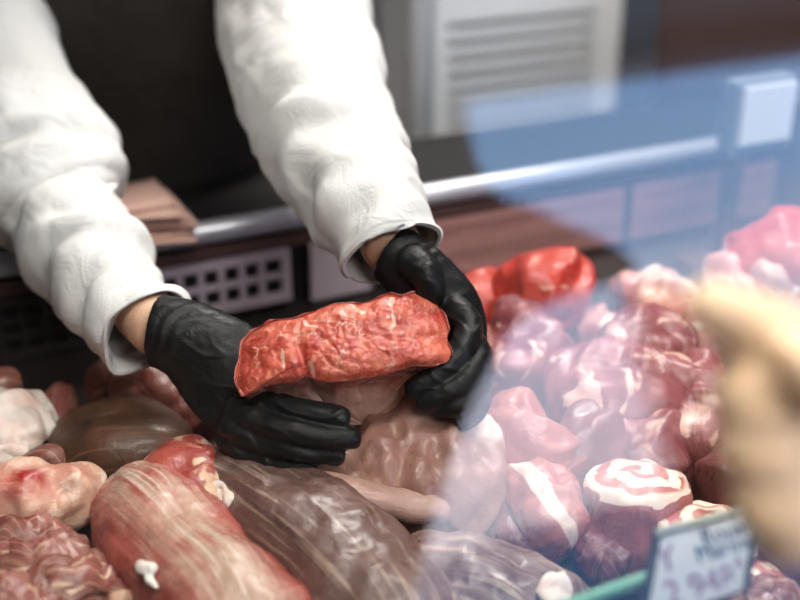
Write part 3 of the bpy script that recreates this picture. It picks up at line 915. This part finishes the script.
def resample(poly, n):
    L = [0]
    for a, b_ in zip(poly, poly[1:] + poly[:1]):
        L.append(L[-1] + math.hypot(b_[0] - a[0], b_[1] - a[1]))
    out = []
    k = 0
    for i in range(n):
        d = L[-1] * i / n
        while L[k + 1] < d:
            k += 1
        f = (d - L[k]) / (L[k + 1] - L[k])
        a, b_ = poly[k], poly[(k + 1) % len(poly)]
        out.append((a[0] + (b_[0] - a[0]) * f, a[1] + (b_[1] - a[1]) * f))
    return out


NB = 220
out = resample(OUT, NB)
out = [tuple(sum(out[(i + k) % NB][c] for k in (-1, 0, 1)) / 3 for c in (0, 1)) for i in range(NB)]
ft = lambda x, y: 0.906 + 0.055 * (396 - y) / 104 + 0.012 * ((x - 345) / 105) ** 2
fnorm = (P(345, 345, .945) - EYE).normalized() * -1
fnorm = (fnorm + Vector((0, 0, 0.55))).normalized()
beef = thing('beef_joint', P(362, 428, .96), 'fresh red cut of beef held up in both black gloves', 'meat')
CX, CY = 345, 342
vs, fs, zs = [], [], []
NRI = 70
FATS = [((393, 302), (391, 335), 5), ((345, 303), (362, 316), 4), ((300, 322), (316, 330), 3), ((412, 293), (430, 295), 3.5), ((308, 366), (313, 378), 4), ((282, 352), (283, 372), 2.5), ((296, 316), (330, 304), 2.2)]


def segd(p, a, b_):
    ax_, ay = b_[0] - a[0], b_[1] - a[1]
    u = max(0, min(1, ((p[0] - a[0]) * ax_ + (p[1] - a[1]) * ay) / (ax_ * ax_ + ay * ay)))
    return math.hypot(p[0] - a[0] - u * ax_, p[1] - a[1] - u * ay)


for i in range(NRI + 1):
    k = i / NRI
    for (x, y) in out:
        X, Y = CX + (x - CX) * k, CY + (y - CY) * k
        p = P(X, Y, ft(X, Y))
        h = 0.010 * (1 - k ** 4) + 0.0026 * noise.noise(p * 38) + 0.0012 * noise.noise(p * 95 + Vector((3, 1, 2))) + 0.0013 * noise.noise(p * 210)
        h -= 0.005 * math.exp(-(segd((X, Y), (309, 378), (300, 350)) / 5) ** 2)
        rdg = abs(noise.noise(Vector((p.x * 60, p.y * 60, p.z * 60 + 9))))
        h -= 0.0010 * max(0, 1 - rdg * 7)
        if k > .9:
            h *= 1 - (k - .9) * 7
            h -= 0.0035 * ((k - .9) / .1) ** 2
        vs.append(p + fnorm * h)
        z = 0.0
        for a, b_, wd in FATS:
            d = segd((X + 5 * noise.noise(p * 90), Y + 5 * noise.noise(p * 80 + Vector((7, 7, 7)))), a, b_)
            z = max(z, 1 - d / (wd * 1.15))
        zs.append(max(0, z) * (0.75 + 0.5 * noise.noise(p * 120)))
for i in range(NRI):
    for j in range(NB):
        j2 = (j + 1) % NB
        fs.append((i * NB + j, (i + 1) * NB + j, (i + 1) * NB + j2, i * NB + j2))
mb = MB().add(vs, fs, None, zs)
last = vs[NRI * NB:]
mb.build('cut_face', M['beef_face'], beef)
# the body of the joint under the cut face, in silverskin
lay = [(0.0, 1.0, 0, 0), (0.0, 1.0, 2, .008), (.12, .955, 6, .026), (.30, .90, 9, .034), (.5, .74, 13, .044), (.7, .54, 17, .050), (.86, .34, 20, .053), (.96, .15, 21, .054), (1, .01, 21, .054)]
vs, fs, zs, uvs = [], [], [], []
rows = 54
for i in range(rows):
    s = i / (rows - 1)
    sc_, _k, dy_, dt_ = 0, 0, 0, 0
    q = catmull([list(a[1:]) for a in lay], s)
    kk, dy_, dt_ = q
    mvx, mvy = 366, 405
    for j, (x, y) in enumerate(out):
        X = mvx + (x - mvx) * kk
        Y = mvy + (y - mvy) * kk + dy_ * (1 if y > 350 else .6)
        p = P(X, Y, ft(x, y) * (kk) + (1 - kk) * .93 + dt_)
        if i == 0:
            p = last[j].copy()
        else:
            p += (p - P(345, 370, .96)).normalized() * (0.004 * noise.noise(p * 40) + .0018 * noise.noise(p * 100))
        vs.append(p)
        zs.append(max(0, min(1, (s - .14) * 2.6)) * (0.5 + 0.5 * (Y > 385)))
        uvs.append((s * .12, j / NB * .5))
for i in range(rows - 1):
    for j in range(NB):
        j2 = (j + 1) % NB
        fs.append((i * NB + j, (i + 1) * NB + j, (i + 1) * NB + j2, i * NB + j2))
MB().add(vs, fs, uvs, zs).build('silverskin', M['silverskin'], beef)


# ------------------------------------------------------------------ people
def hand_piece(mb, pts, n=26, m=20, cap=.18, cap2=.14, up=None, sq=1.0):
    """px,py,t,r_px[,thickness factor]"""
    spn = []
    for a in pts:
        r = a[3] * a[2] / FPX
        spn.append((P(a[0], a[1], a[2]), r, r * (a[4] if len(a) > 4 else 1.0)))
    mb.blob(spn, n=n, m=m, cap=cap, cap2=cap2, up=up if up is not None else -FW)


def body_mesh(mb, sh_l, sh_r, hip, head, el_l=None, wr_l=None, el_r=None, wr_r=None):
    mid = (sh_l + sh_r) / 2
    across = (sh_r - sh_l).normalized()
    fwd = Vector((0, 0, 1)).cross(across)
    B = lambda *a, **k: mb.blob(*a, **k)
    upv = fwd
    B([(hip + Vector((0, 0, -.10)), .165, .12), (hip, .17, .125), (hip.lerp(mid, .4), .15, .11), (hip.lerp(mid, .75), .175, .12), (mid + Vector((0, 0, .0)), .17, .09), (mid + Vector((0, 0, .06)), .09, .07)], n=30, m=32, cap=.12, cap2=.1, up=upv)
    nk = head - mid
    B([(mid, .06, .06), (mid + nk * .5, .055, .058), (mid + nk * .8, .055, .06)], n=10, m=18, cap=0, up=upv)
    B([(head - Vector((0, 0, .12)), .045, .06), (head - Vector((0, 0, .07)), .066, .08), (head, .075, .095), (head + Vector((0, 0, .07)), .072, .09), (head + Vector((0, 0, .115)), .04, .05)], n=26, m=26, cap=.12, up=upv)
    f = -fwd if fwd.dot(EYE - mid) < 0 and False else fwd
    B([(head + f * .088 + Vector((0, 0, .02)), .008, .01), (head + f * .105 - Vector((0, 0, .025)), .014, .016)], n=10, m=12, cap=.2, up=across)
    for sgn in (-1, 1):
        B([(head + across * .076 * sgn + Vector((0, 0, .025)), .012, .02), (head + across * .078 * sgn - Vector((0, 0, .03)), .008, .014)], n=8, m=10, cap=.2, up=f)
    for s_, e_, w_ in ((sh_l, el_l, wr_l), (sh_r, el_r, wr_r)):
        if e_ is None:
            e_ = s_ + Vector((0, 0, -.28)) + (s_ - mid).normalized() * .05
            w_ = e_ + Vector((0, -.02, -.25))
            B([(w_, .028, .02), (w_ + Vector((0, 0, -.09)), .042, .016), (w_ + Vector((0, 0, -.17)), .03, .012)], n=14, m=14, cap=.2, up=across)
        B([(mid.lerp(s_, .6), .06, .06), (s_, .056, .056), (s_.lerp(e_, .5), .050, .050), (e_, .042, .042)], n=20, m=20, cap=.15, up=Vector((.3, .5, .9)))
        B([(e_, .033, .033), (e_.lerp(w_, .3), .032, .032), (e_.lerp(w_, .8), .029, .028), (w_, .029, .027)], n=20, m=20, cap=.12, up=Vector((.3, .5, .9)))
    for sgn in (-1, 1):
        h = hip + across * .085 * sgn + Vector((0, 0, -.05))
        kn = Vector((h.x, h.y, .48)) + fwd * .02
        an = Vector((h.x, h.y, .09))
        B([(h, .085, .09), (h.lerp(kn, .5), .072, .075), (kn, .052, .055), (kn.lerp(an, .35), .052, .056), (an, .036, .04), (an - Vector((0, 0, .05)), .036, .04)], n=34, m=20, cap=.06, up=upv)
        B([(an - Vector((0, 0, .05)) - fwd * .06, .036, .035), (an - Vector((0, 0, .055)) + fwd * .05, .042, .03), (an - Vector((0, 0, .065)) + fwd * .15, .04, .022)], n=16, m=16, cap=.2, up=Vector((0, 0, 1)))


# --- the butcher
SL, SR = P(-38, -95, 1.40), P(272, -95, 1.40)
MIDS = (SL + SR) / 2
HIP = Vector((MIDS.x + .02, MIDS.y + .16, .93))
HEAD = MIDS + Vector((0.0, -.10, .22))
EL, WL = P(56, 216, 1.19), P(166, 336, .985)
ER, WR = P(325, 120, 1.165), P(398, 258, .995)
butcher = thing('person', (HIP.x, HIP.y, 0), 'butcher in white coat and black gloves leaning over the counter holding the beef', 'person')
mb = MB()
body_mesh(mb, SL, SR, HIP, HEAD, EL, WL, ER, WR)
bd = mb.build('body', M['skin'], butcher)
remesh(bd, 0.006, 6)
hb = MB()
hb.blob([(HEAD + Vector((0, .03, -.04)), .07, .07), (HEAD + Vector((0, .02, .04)), .082, .095), (HEAD + Vector((0, .005, .095)), .07, .085), (HEAD + Vector((0, 0, .128)), .03, .04)], n=24, m=28, cap=.15, up=Vector((0, 1, 0)), amp=((40, .006),))
hb.build('hair', M['hair'], butcher)
across = (SR - SL).normalized()
fwdB = Vector((0, 0, 1)).cross(across)
if fwdB.y > 0:
    fwdB = -fwdB
# coat: torso, sleeves
ct = MB()
ct.blob([(Vector((HIP.x, HIP.y, .62)), .23, .17), (Vector((HIP.x, HIP.y, .80)), .215, .165), (HIP, .20, .155), (HIP.lerp(MIDS, .4), .185, .14), (HIP.lerp(MIDS, .75), .20, .145), (MIDS, .20, .115), (MIDS + Vector((0, 0, .055)), .10, .085)],
        n=60, m=72, cap=0, cap2=.06, up=fwdB, amp=((7, .02), (20, .006)), hollow=True, seed=3)


def sleeve(pts, seed, cuff, n=100, m=84, folds=()):
    spn = []
    for a in pts:
        r = a[3] * a[2] / FPX
        spn.append((P(a[0], a[1], a[2]), r, r * a[4]))

    def fd(s, th, p):
        h = 0.0
        for s0, wd, am, ph in folds:
            g = math.exp(-((s - s0) / wd) ** 2)
            h += am * g * math.sin((s - s0) / wd * 5.5 + 1.6 * math.sin(th + ph) + 4.0 * noise.noise(p * 11 + Vector((seed, 0, 0))))
        h += 0.010 * noise.noise(Vector((s * 9, th * .8 + seed, seed))) + .004 * noise.noise(p * 35)
        return h
    ct.blob(spn, n=n, m=m, cap=0, up=-FW, hollow=True, fold=fd, seed=seed, zone=lambda s, th, p: 0.0)


sleeve([(-50, -80, 1.39, 70, 1.0), (-28, 20, 1.33, 72, 1.0), (6, 110, 1.27, 74, 1.0), (34, 160, 1.215, 77, 1.0), (52, 192, 1.185, 74, 1.0), (62, 209, 1.175, 62, 1.0), (65, 214, 1.175, 44, 1.0)],
       1.0, True, folds=((.55, .10, .006, 1.0), (.95, .05, .004, 2.0)))
sleeve([(36, 170, 1.225, 44, 1.0), (62, 208, 1.185, 49, .95), (80, 242, 1.125, 57, .95), (106, 286, 1.07, 52, .95), (131, 318, 1.025, 45, .95), (145, 334, 1.005, 46, .95)],
       2.0, True, folds=((.45, .12, .005, 1.0), (.75, .1, .003, 2.5), (.97, .02, .003, .5)))
sleeve([(276, -80, 1.39, 72, 1.0), (294, 20, 1.30, 74, 1.0), (312, 94, 1.20, 74, 1.0), (334, 145, 1.13, 68, 1.0), (360, 196, 1.06, 60, .95), (383, 234, 1.015, 49, .95), (394, 254, 1.0, 45, .95)],
       4.0, True, folds=((.50, .10, .006, .3), (.72, .08, .003, 2.0), (.97, .02, .003, 2.5)))
coat = ct.build('coat', M['coat'], butcher, solid=0.0022)
# apron over the front
ap = MB()
vs, fs = [], []
NA, NH = 30, 40
for i in range(NH + 1):
    s = i / NH
    c = Vector((HIP.x, HIP.y, .55)).lerp(HIP, min(1, s / .45)) if s < .45 else HIP.lerp(MIDS, (s - .45) / .55 * .86)
    wd = 1.15 if s < .55 else 1.15 - .62 * ((s - .55) / .45) ** 1.2
    for j in range(NA + 1):
        a = -.40 * wd + (j / NA) * 1.55 * wd
        rx, ry = .235, .185
        p = c + across * (math.sin(a) * rx) + fwdB * (math.cos(a) * ry)
        p += fwdB * (0.006 * noise.noise(Vector((j * .25, i * .07, 2))))
        vs.append(p)
for i in range(NH):
    for j in range(NA):
        fs.append((i * (NA + 1) + j, i * (NA + 1) + j + 1, (i + 1) * (NA + 1) + j + 1, (i + 1) * (NA + 1) + j))
ap.add(vs, fs)
ap.build('apron', M['apron'], butcher, solid=0.003)

# gloves
gl = MB()
hand_piece(gl, [(157, 331, .992, 37, .85), (172, 334, .990, 38, .85), (195, 345, .990, 43, .68), (220, 366, .986, 50, .48), (242, 394, .970, 48, .40), (260, 416, .952, 38, .38)], n=40, m=36, cap=.0, cap2=.2)
hand_piece(gl, [(232, 391, .965, 16), (262, 404, .945, 14.5), (300, 412, .928, 13.5), (334, 418, .922, 12.5), (350, 421, .924, 11.5)])
hand_piece(gl, [(228, 406, .955, 16), (256, 421, .93, 14), (292, 432, .915, 12.5), (330, 438, .915, 11.8), (362, 438, .922, 11)])
hand_piece(gl, [(222, 420, .945, 16), (252, 439, .930, 13), (290, 449, .918, 11.5), (325, 454, .920, 10.8), (346, 455, .925, 10)])
hand_piece(gl, [(218, 432, .948, 15), (246, 453, .935, 12), (280, 464, .926, 10.5), (300, 469, .927, 10), (318, 472, .93, 9.5)])
hand_piece(gl, [(202, 348, .998, 24), (245, 344, 1.01, 18), (280, 350, 1.01, 15), (305, 352, 1.0, 13)])
g1 = gl.build('glove', M['glove'], butcher)


def wrinkles(w_, k_):
    axis = (k_ - w_).normalized()
    ln = (k_ - w_).length

    def fn(p):
        u = (p - w_).dot(axis) / ln
        h = 0.0008 * noise.noise(p * 42) + 0.0003 * noise.noise(p * 120)
        ph = (p - w_).dot(axis) * 520 + 7 * noise.noise(p * 22)
        g = max(0.0, 1 - abs(u - .12) / .42)
        h += 0.00065 * g * math.sin(ph) * (0.5 + noise.noise(p * 33 + Vector((5, 5, 5))))
        c = 1 - 6 * abs(noise.noise(Vector((p.x * 30 + p.z * 22, p.y * 26, p.z * 52)) + Vector((9, 3, 1))))
        h += 0.0011 * max(0.0, c) * min(1, max(0, u + .1))
        return h
    return fn


remesh(g1, 0.0016, 1, wrinkles(P(160, 330, .985), P(250, 400, .95)))
gl = MB()
hand_piece(gl, [(393, 254, 1.002, 31, .9), (404, 262, .998, 32, .85), (424, 284, .995, 36, .6), (444, 310, .996, 38, .45), (456, 335, 1.0, 33, .34), (462, 360, 1.0, 26, .3)], n=40, m=36, cap=.0, cap2=.2)
hand_piece(gl, [(446, 300, .988, 16), (468, 326, .972, 15), (458, 354, .955, 14), (430, 380, .948, 12.5), (404, 393, .95, 11)])
hand_piece(gl, [(455, 322, .988, 15.5), (477, 352, .968, 14), (464, 381, .950, 13), (438, 397, .946, 11.5), (416, 404, .95, 10.5)])
hand_piece(gl, [(458, 347, .988, 14.5), (481, 377, .966, 13), (467, 402, .95, 12), (448, 408, .95, 10.5), (434, 409, .955, 9.5)])
hand_piece(gl, [(460, 370, .988, 13), (480, 399, .968, 11.5), (468, 417, .955, 11), (456, 423, .955, 9.5)])
hand_piece(gl, [(404, 258, .990, 22), (424, 272, .972, 18), (430, 292, .972, 15), (426, 308, .985, 13)])
g2 = gl.build('glove', M['glove'], butcher)
remesh(g2, 0.0016, 1, wrinkles(P(393, 254, 1.0), P(460, 330, .98)))

# --- the customer whose hand points from the right
WC = P(985, 480, .42)
EC = Vector((0.72, 0.14, 1.15))
SCR = Vector((1.12, -0.05, 1.40))
SCL = SCR + Vector((0.34, -0.12, 0.0))
cm_ = (SCR + SCL) / 2
HC = Vector((cm_.x + .02, cm_.y - .04, .93))
cust = thing('person', (HC.x, HC.y, 0), 'customer pointing a bare index finger at the meat from the right', 'person')
mb = MB()
body_mesh(mb, SCL, SCR, HC, cm_ + Vector((0, 0, .26)), None, None, EC, WC)
GN = Vector((0, -math.cos(TL), math.sin(TL)))


def at_glass(px, py, off):
    """depth along the pixel ray at which a point lies OFF in front of the pane"""
    d = FW + RT * ((px - 400) / FPX) + UP * ((300 - py) / FPX)
    return ((Vector((0, gy(1.47), 1.47)) - EYE).dot(GN) + off + .004) / d.dot(GN)


def hp(pts, **k):
    hand_piece(mb, [(a[0], a[1], at_glass(a[0], a[1], a[2])) + tuple(a[3:]) for a in pts], **k)


hp([(960, 470, .040, 74, .8), (900, 450, .036, 82, .55), (850, 425, .026, 92, .36), (800, 405, .020, 92, .26), (775, 400, .018, 75, .26)], n=30, m=28, cap=.05, cap2=.2)
hp([(800, 350, .018, 44, .85), (760, 330, .015, 38, .9), (722, 311, .012, 31), (700, 302, .010, 25), (688, 297, .008, 21)], cap2=.12)
hp([(800, 385, .020, 40, .9), (752, 388, .015, 36, .9), (752, 405, .016, 34, .9), (790, 420, .024, 32)])
hp([(800, 430, .020, 38, .9), (755, 438, .015, 34, .9), (756, 455, .016, 32, .9), (795, 465, .024, 30)])
hp([(805, 480, .020, 38, .9), (768, 492, .015, 36, .9), (772, 512, .016, 34, .9), (805, 520, .022, 32)])
hp([(790, 345, .017, 40, .7), (772, 400, .017, 52, .5), (775, 455, .017, 54, .5), (790, 510, .017, 50, .5), (815, 555, .018, 44, .5)], n=24, m=24)
hp([(900, 470, .032, 70, .6), (850, 480, .024, 75, .42), (810, 490, .020, 60, .42)], n=20, m=24)
hp([(850, 400, .044, 40), (810, 370, .038, 34), (780, 372, .034, 28)])
bd = mb.build('body', M['skin_fair'], cust)
remesh(bd, 0.0036, 4)
hb = MB()
hd = cm_ + Vector((0, 0, .26))
hb.blob([(hd + Vector((.02, -.02, -.12)), .07, .07), (hd + Vector((.015, -.015, .04)), .084, .098), (hd + Vector((0, 0, .10)), .07, .085), (hd + Vector((0, 0, .13)), .03, .04)], n=24, m=28, cap=.15, up=Vector((0, 1, 0)), amp=((40, .006),))
hb.build('hair', M['hair'], cust)
jk = MB()
ac = (SCR - SCL).normalized()
fwc = Vector((0, 0, 1)).cross(ac)
jk.blob([(HC + Vector((0, 0, -.16)), .20, .15), (HC, .195, .148), (HC.lerp(cm_, .4), .178, .135), (HC.lerp(cm_, .75), .195, .142), (cm_, .19, .112), (cm_ + Vector((0, 0, .06)), .1, .085)], n=50, m=50, cap=0, cap2=.06, up=fwc, hollow=True, amp=((9, .012),))
for a, b_ in ((SCR, EC), ):
    jk.blob([(cm_.lerp(a, .7), .075, .075), (a, .07, .07), (a.lerp(b_, .5), .064, .064), (b_, .055, .055), (b_.lerp(WC, .35), .05, .05)], n=40, m=30, cap=0, up=Vector((.3, .5, .9)), hollow=True, amp=((20, .008),))
el_ = SCL + Vector((0, 0, -.28)) + (SCL - cm_).normalized() * .05
jk.blob([(cm_.lerp(SCL, .7), .075, .075), (SCL, .07, .07), (SCL.lerp(el_, .5), .064, .064), (el_, .055, .055), (el_ + Vector((0, -.02, -.22)), .045, .045)], n=40, m=30, cap=0, up=Vector((.3, .5, .9)), hollow=True, amp=((20, .008),))
jk.build('jacket', M['jacket'], cust, solid=.002)
tr_ = MB()
for sgn in (-1, 1):
    h = HC + ac * .085 * sgn + Vector((0, 0, -.05))
    tr_.blob([(h + Vector((0, 0, .05)), .10, .105), (h.lerp(Vector((h.x, h.y, .1)), .5), .075, .08), (Vector((h.x, h.y, .08)), .062, .068)], n=30, m=24, cap=0, up=fwc, hollow=True)
tr_.build('trousers', M['trousers'], cust, solid=.002)

# ------------------------------------------------------------------ price tag
T1, T2, T3, T4 = P(655, 536, .69), P(757, 509, .705), P(744, 590, .69), P(638, 628, .675)
tg = thing('price_tag', (T1 + T2 + T3 + T4) / 4 - Vector((0, 0, .04)), 'white price tag in a dark frame clipped to the green rail', 'price tag')
ex, ey = (T2 - T1), (T4 - T1)
ez = ex.cross(ey).normalized()
if ez.dot(EYE - T1) < 0:
    ez = -ez
q = lambda u, v: T1 + ex * u + ey * v + (T3 - T1 - ex - ey) * (u * v)
MB().hexa([q(0, 0), q(1, 0), q(1, 1), q(0, 1)], ez * .003).build('card', M['card'], tg, smooth=False)
fb = MB()
bw = .035
for a in (((-.02, -.02), (bw, -.02), (bw, 1.02), (-.02, 1.02)), ((1 - bw, -.02), (1.02, -.02), (1.02, 1.02), (1 - bw, 1.02)), ((0, -.025), (1, -.025), (1, .012), (0, .012)), ((0, .975), (1, .975), (1, 1.02), (0, 1.02))):
    fb.hexa([q(*c) for c in a], ez * .005)
fb.hexa([q(0, 0), q(1, 0), q(1, 1), q(0, 1)], ez * -.002)
fb.build('frame', M['frame'], tg, smooth=False)
MB().hexa([q(-.01, -.09), q(1.0, -.09), q(1.0, -.02), q(-.01, -.02)], ez * .004).build('clip', M['pale_green'], tg, smooth=False)


def text(body, u, v, size, mat, name='lettering'):
    cu = bpy.data.curves.new(name, 'FONT')
    cu.body = body
    cu.size = size
    cu.extrude = .0003
    o = bpy.data.objects.new(name, cu)
    COL.objects.link(o)
    X = ex.normalized()
    Y = ez.cross(X).normalized()
    p = q(u, v) + ez * .0033
    o.matrix_world = Matrix(((X.x, Y.x, ez.x, p.x), (X.y, Y.y, ez.y, p.y), (X.z, Y.z, ez.z, p.z), (0, 0, 0, 1)))
    dg = bpy.context.evaluated_depsgraph_get()
    me = bpy.data.meshes.new_from_object(o.evaluated_get(dg))
    me.transform(o.matrix_world)
    me.transform(Matrix.Translation(-ROOTLOC[tg.name]))
    bpy.data.objects.remove(o)
    me.materials.append(mat)
    o = bpy.data.objects.new(name, me)
    COL.objects.link(o)
    o.parent = tg


text('Rouelle', .48, .27, .0145, M['ink_blue'])
text('Marine', .46, .46, .0145, M['ink_blue'])
text('Y', .10, .44, .022, M['ink_mauve'])
text('2 948', .24, .86, .021, M['ink_mauve'])
text('€', .86, .68, .009, M['ink_mauve'])

# housings of the lights above the frame: ceiling lamps and the added rear fill
for nm, c, s in (('ceiling_lamp', (0.45, 0.45, 2.39), (1.56, .4, .05)), ('ceiling_lamp', (0.4, -1.2, 2.83), (1.3, .7, .08)), ('unit_fill_housing', (1.3, 1.75, 2.83), (1.3, .4, .08))):
    lm = MB()
    lm.box(c, s)
    for sx_ in (-.5, .5):
        lm.tube([(c[0] + sx_ * s[0] * .8, c[1], c[2]), (c[0] + sx_ * s[0] * .8, c[1], 3.0)], .006, 8)
    lm.build(nm, M['lamp'], smooth=False, kind='structure')
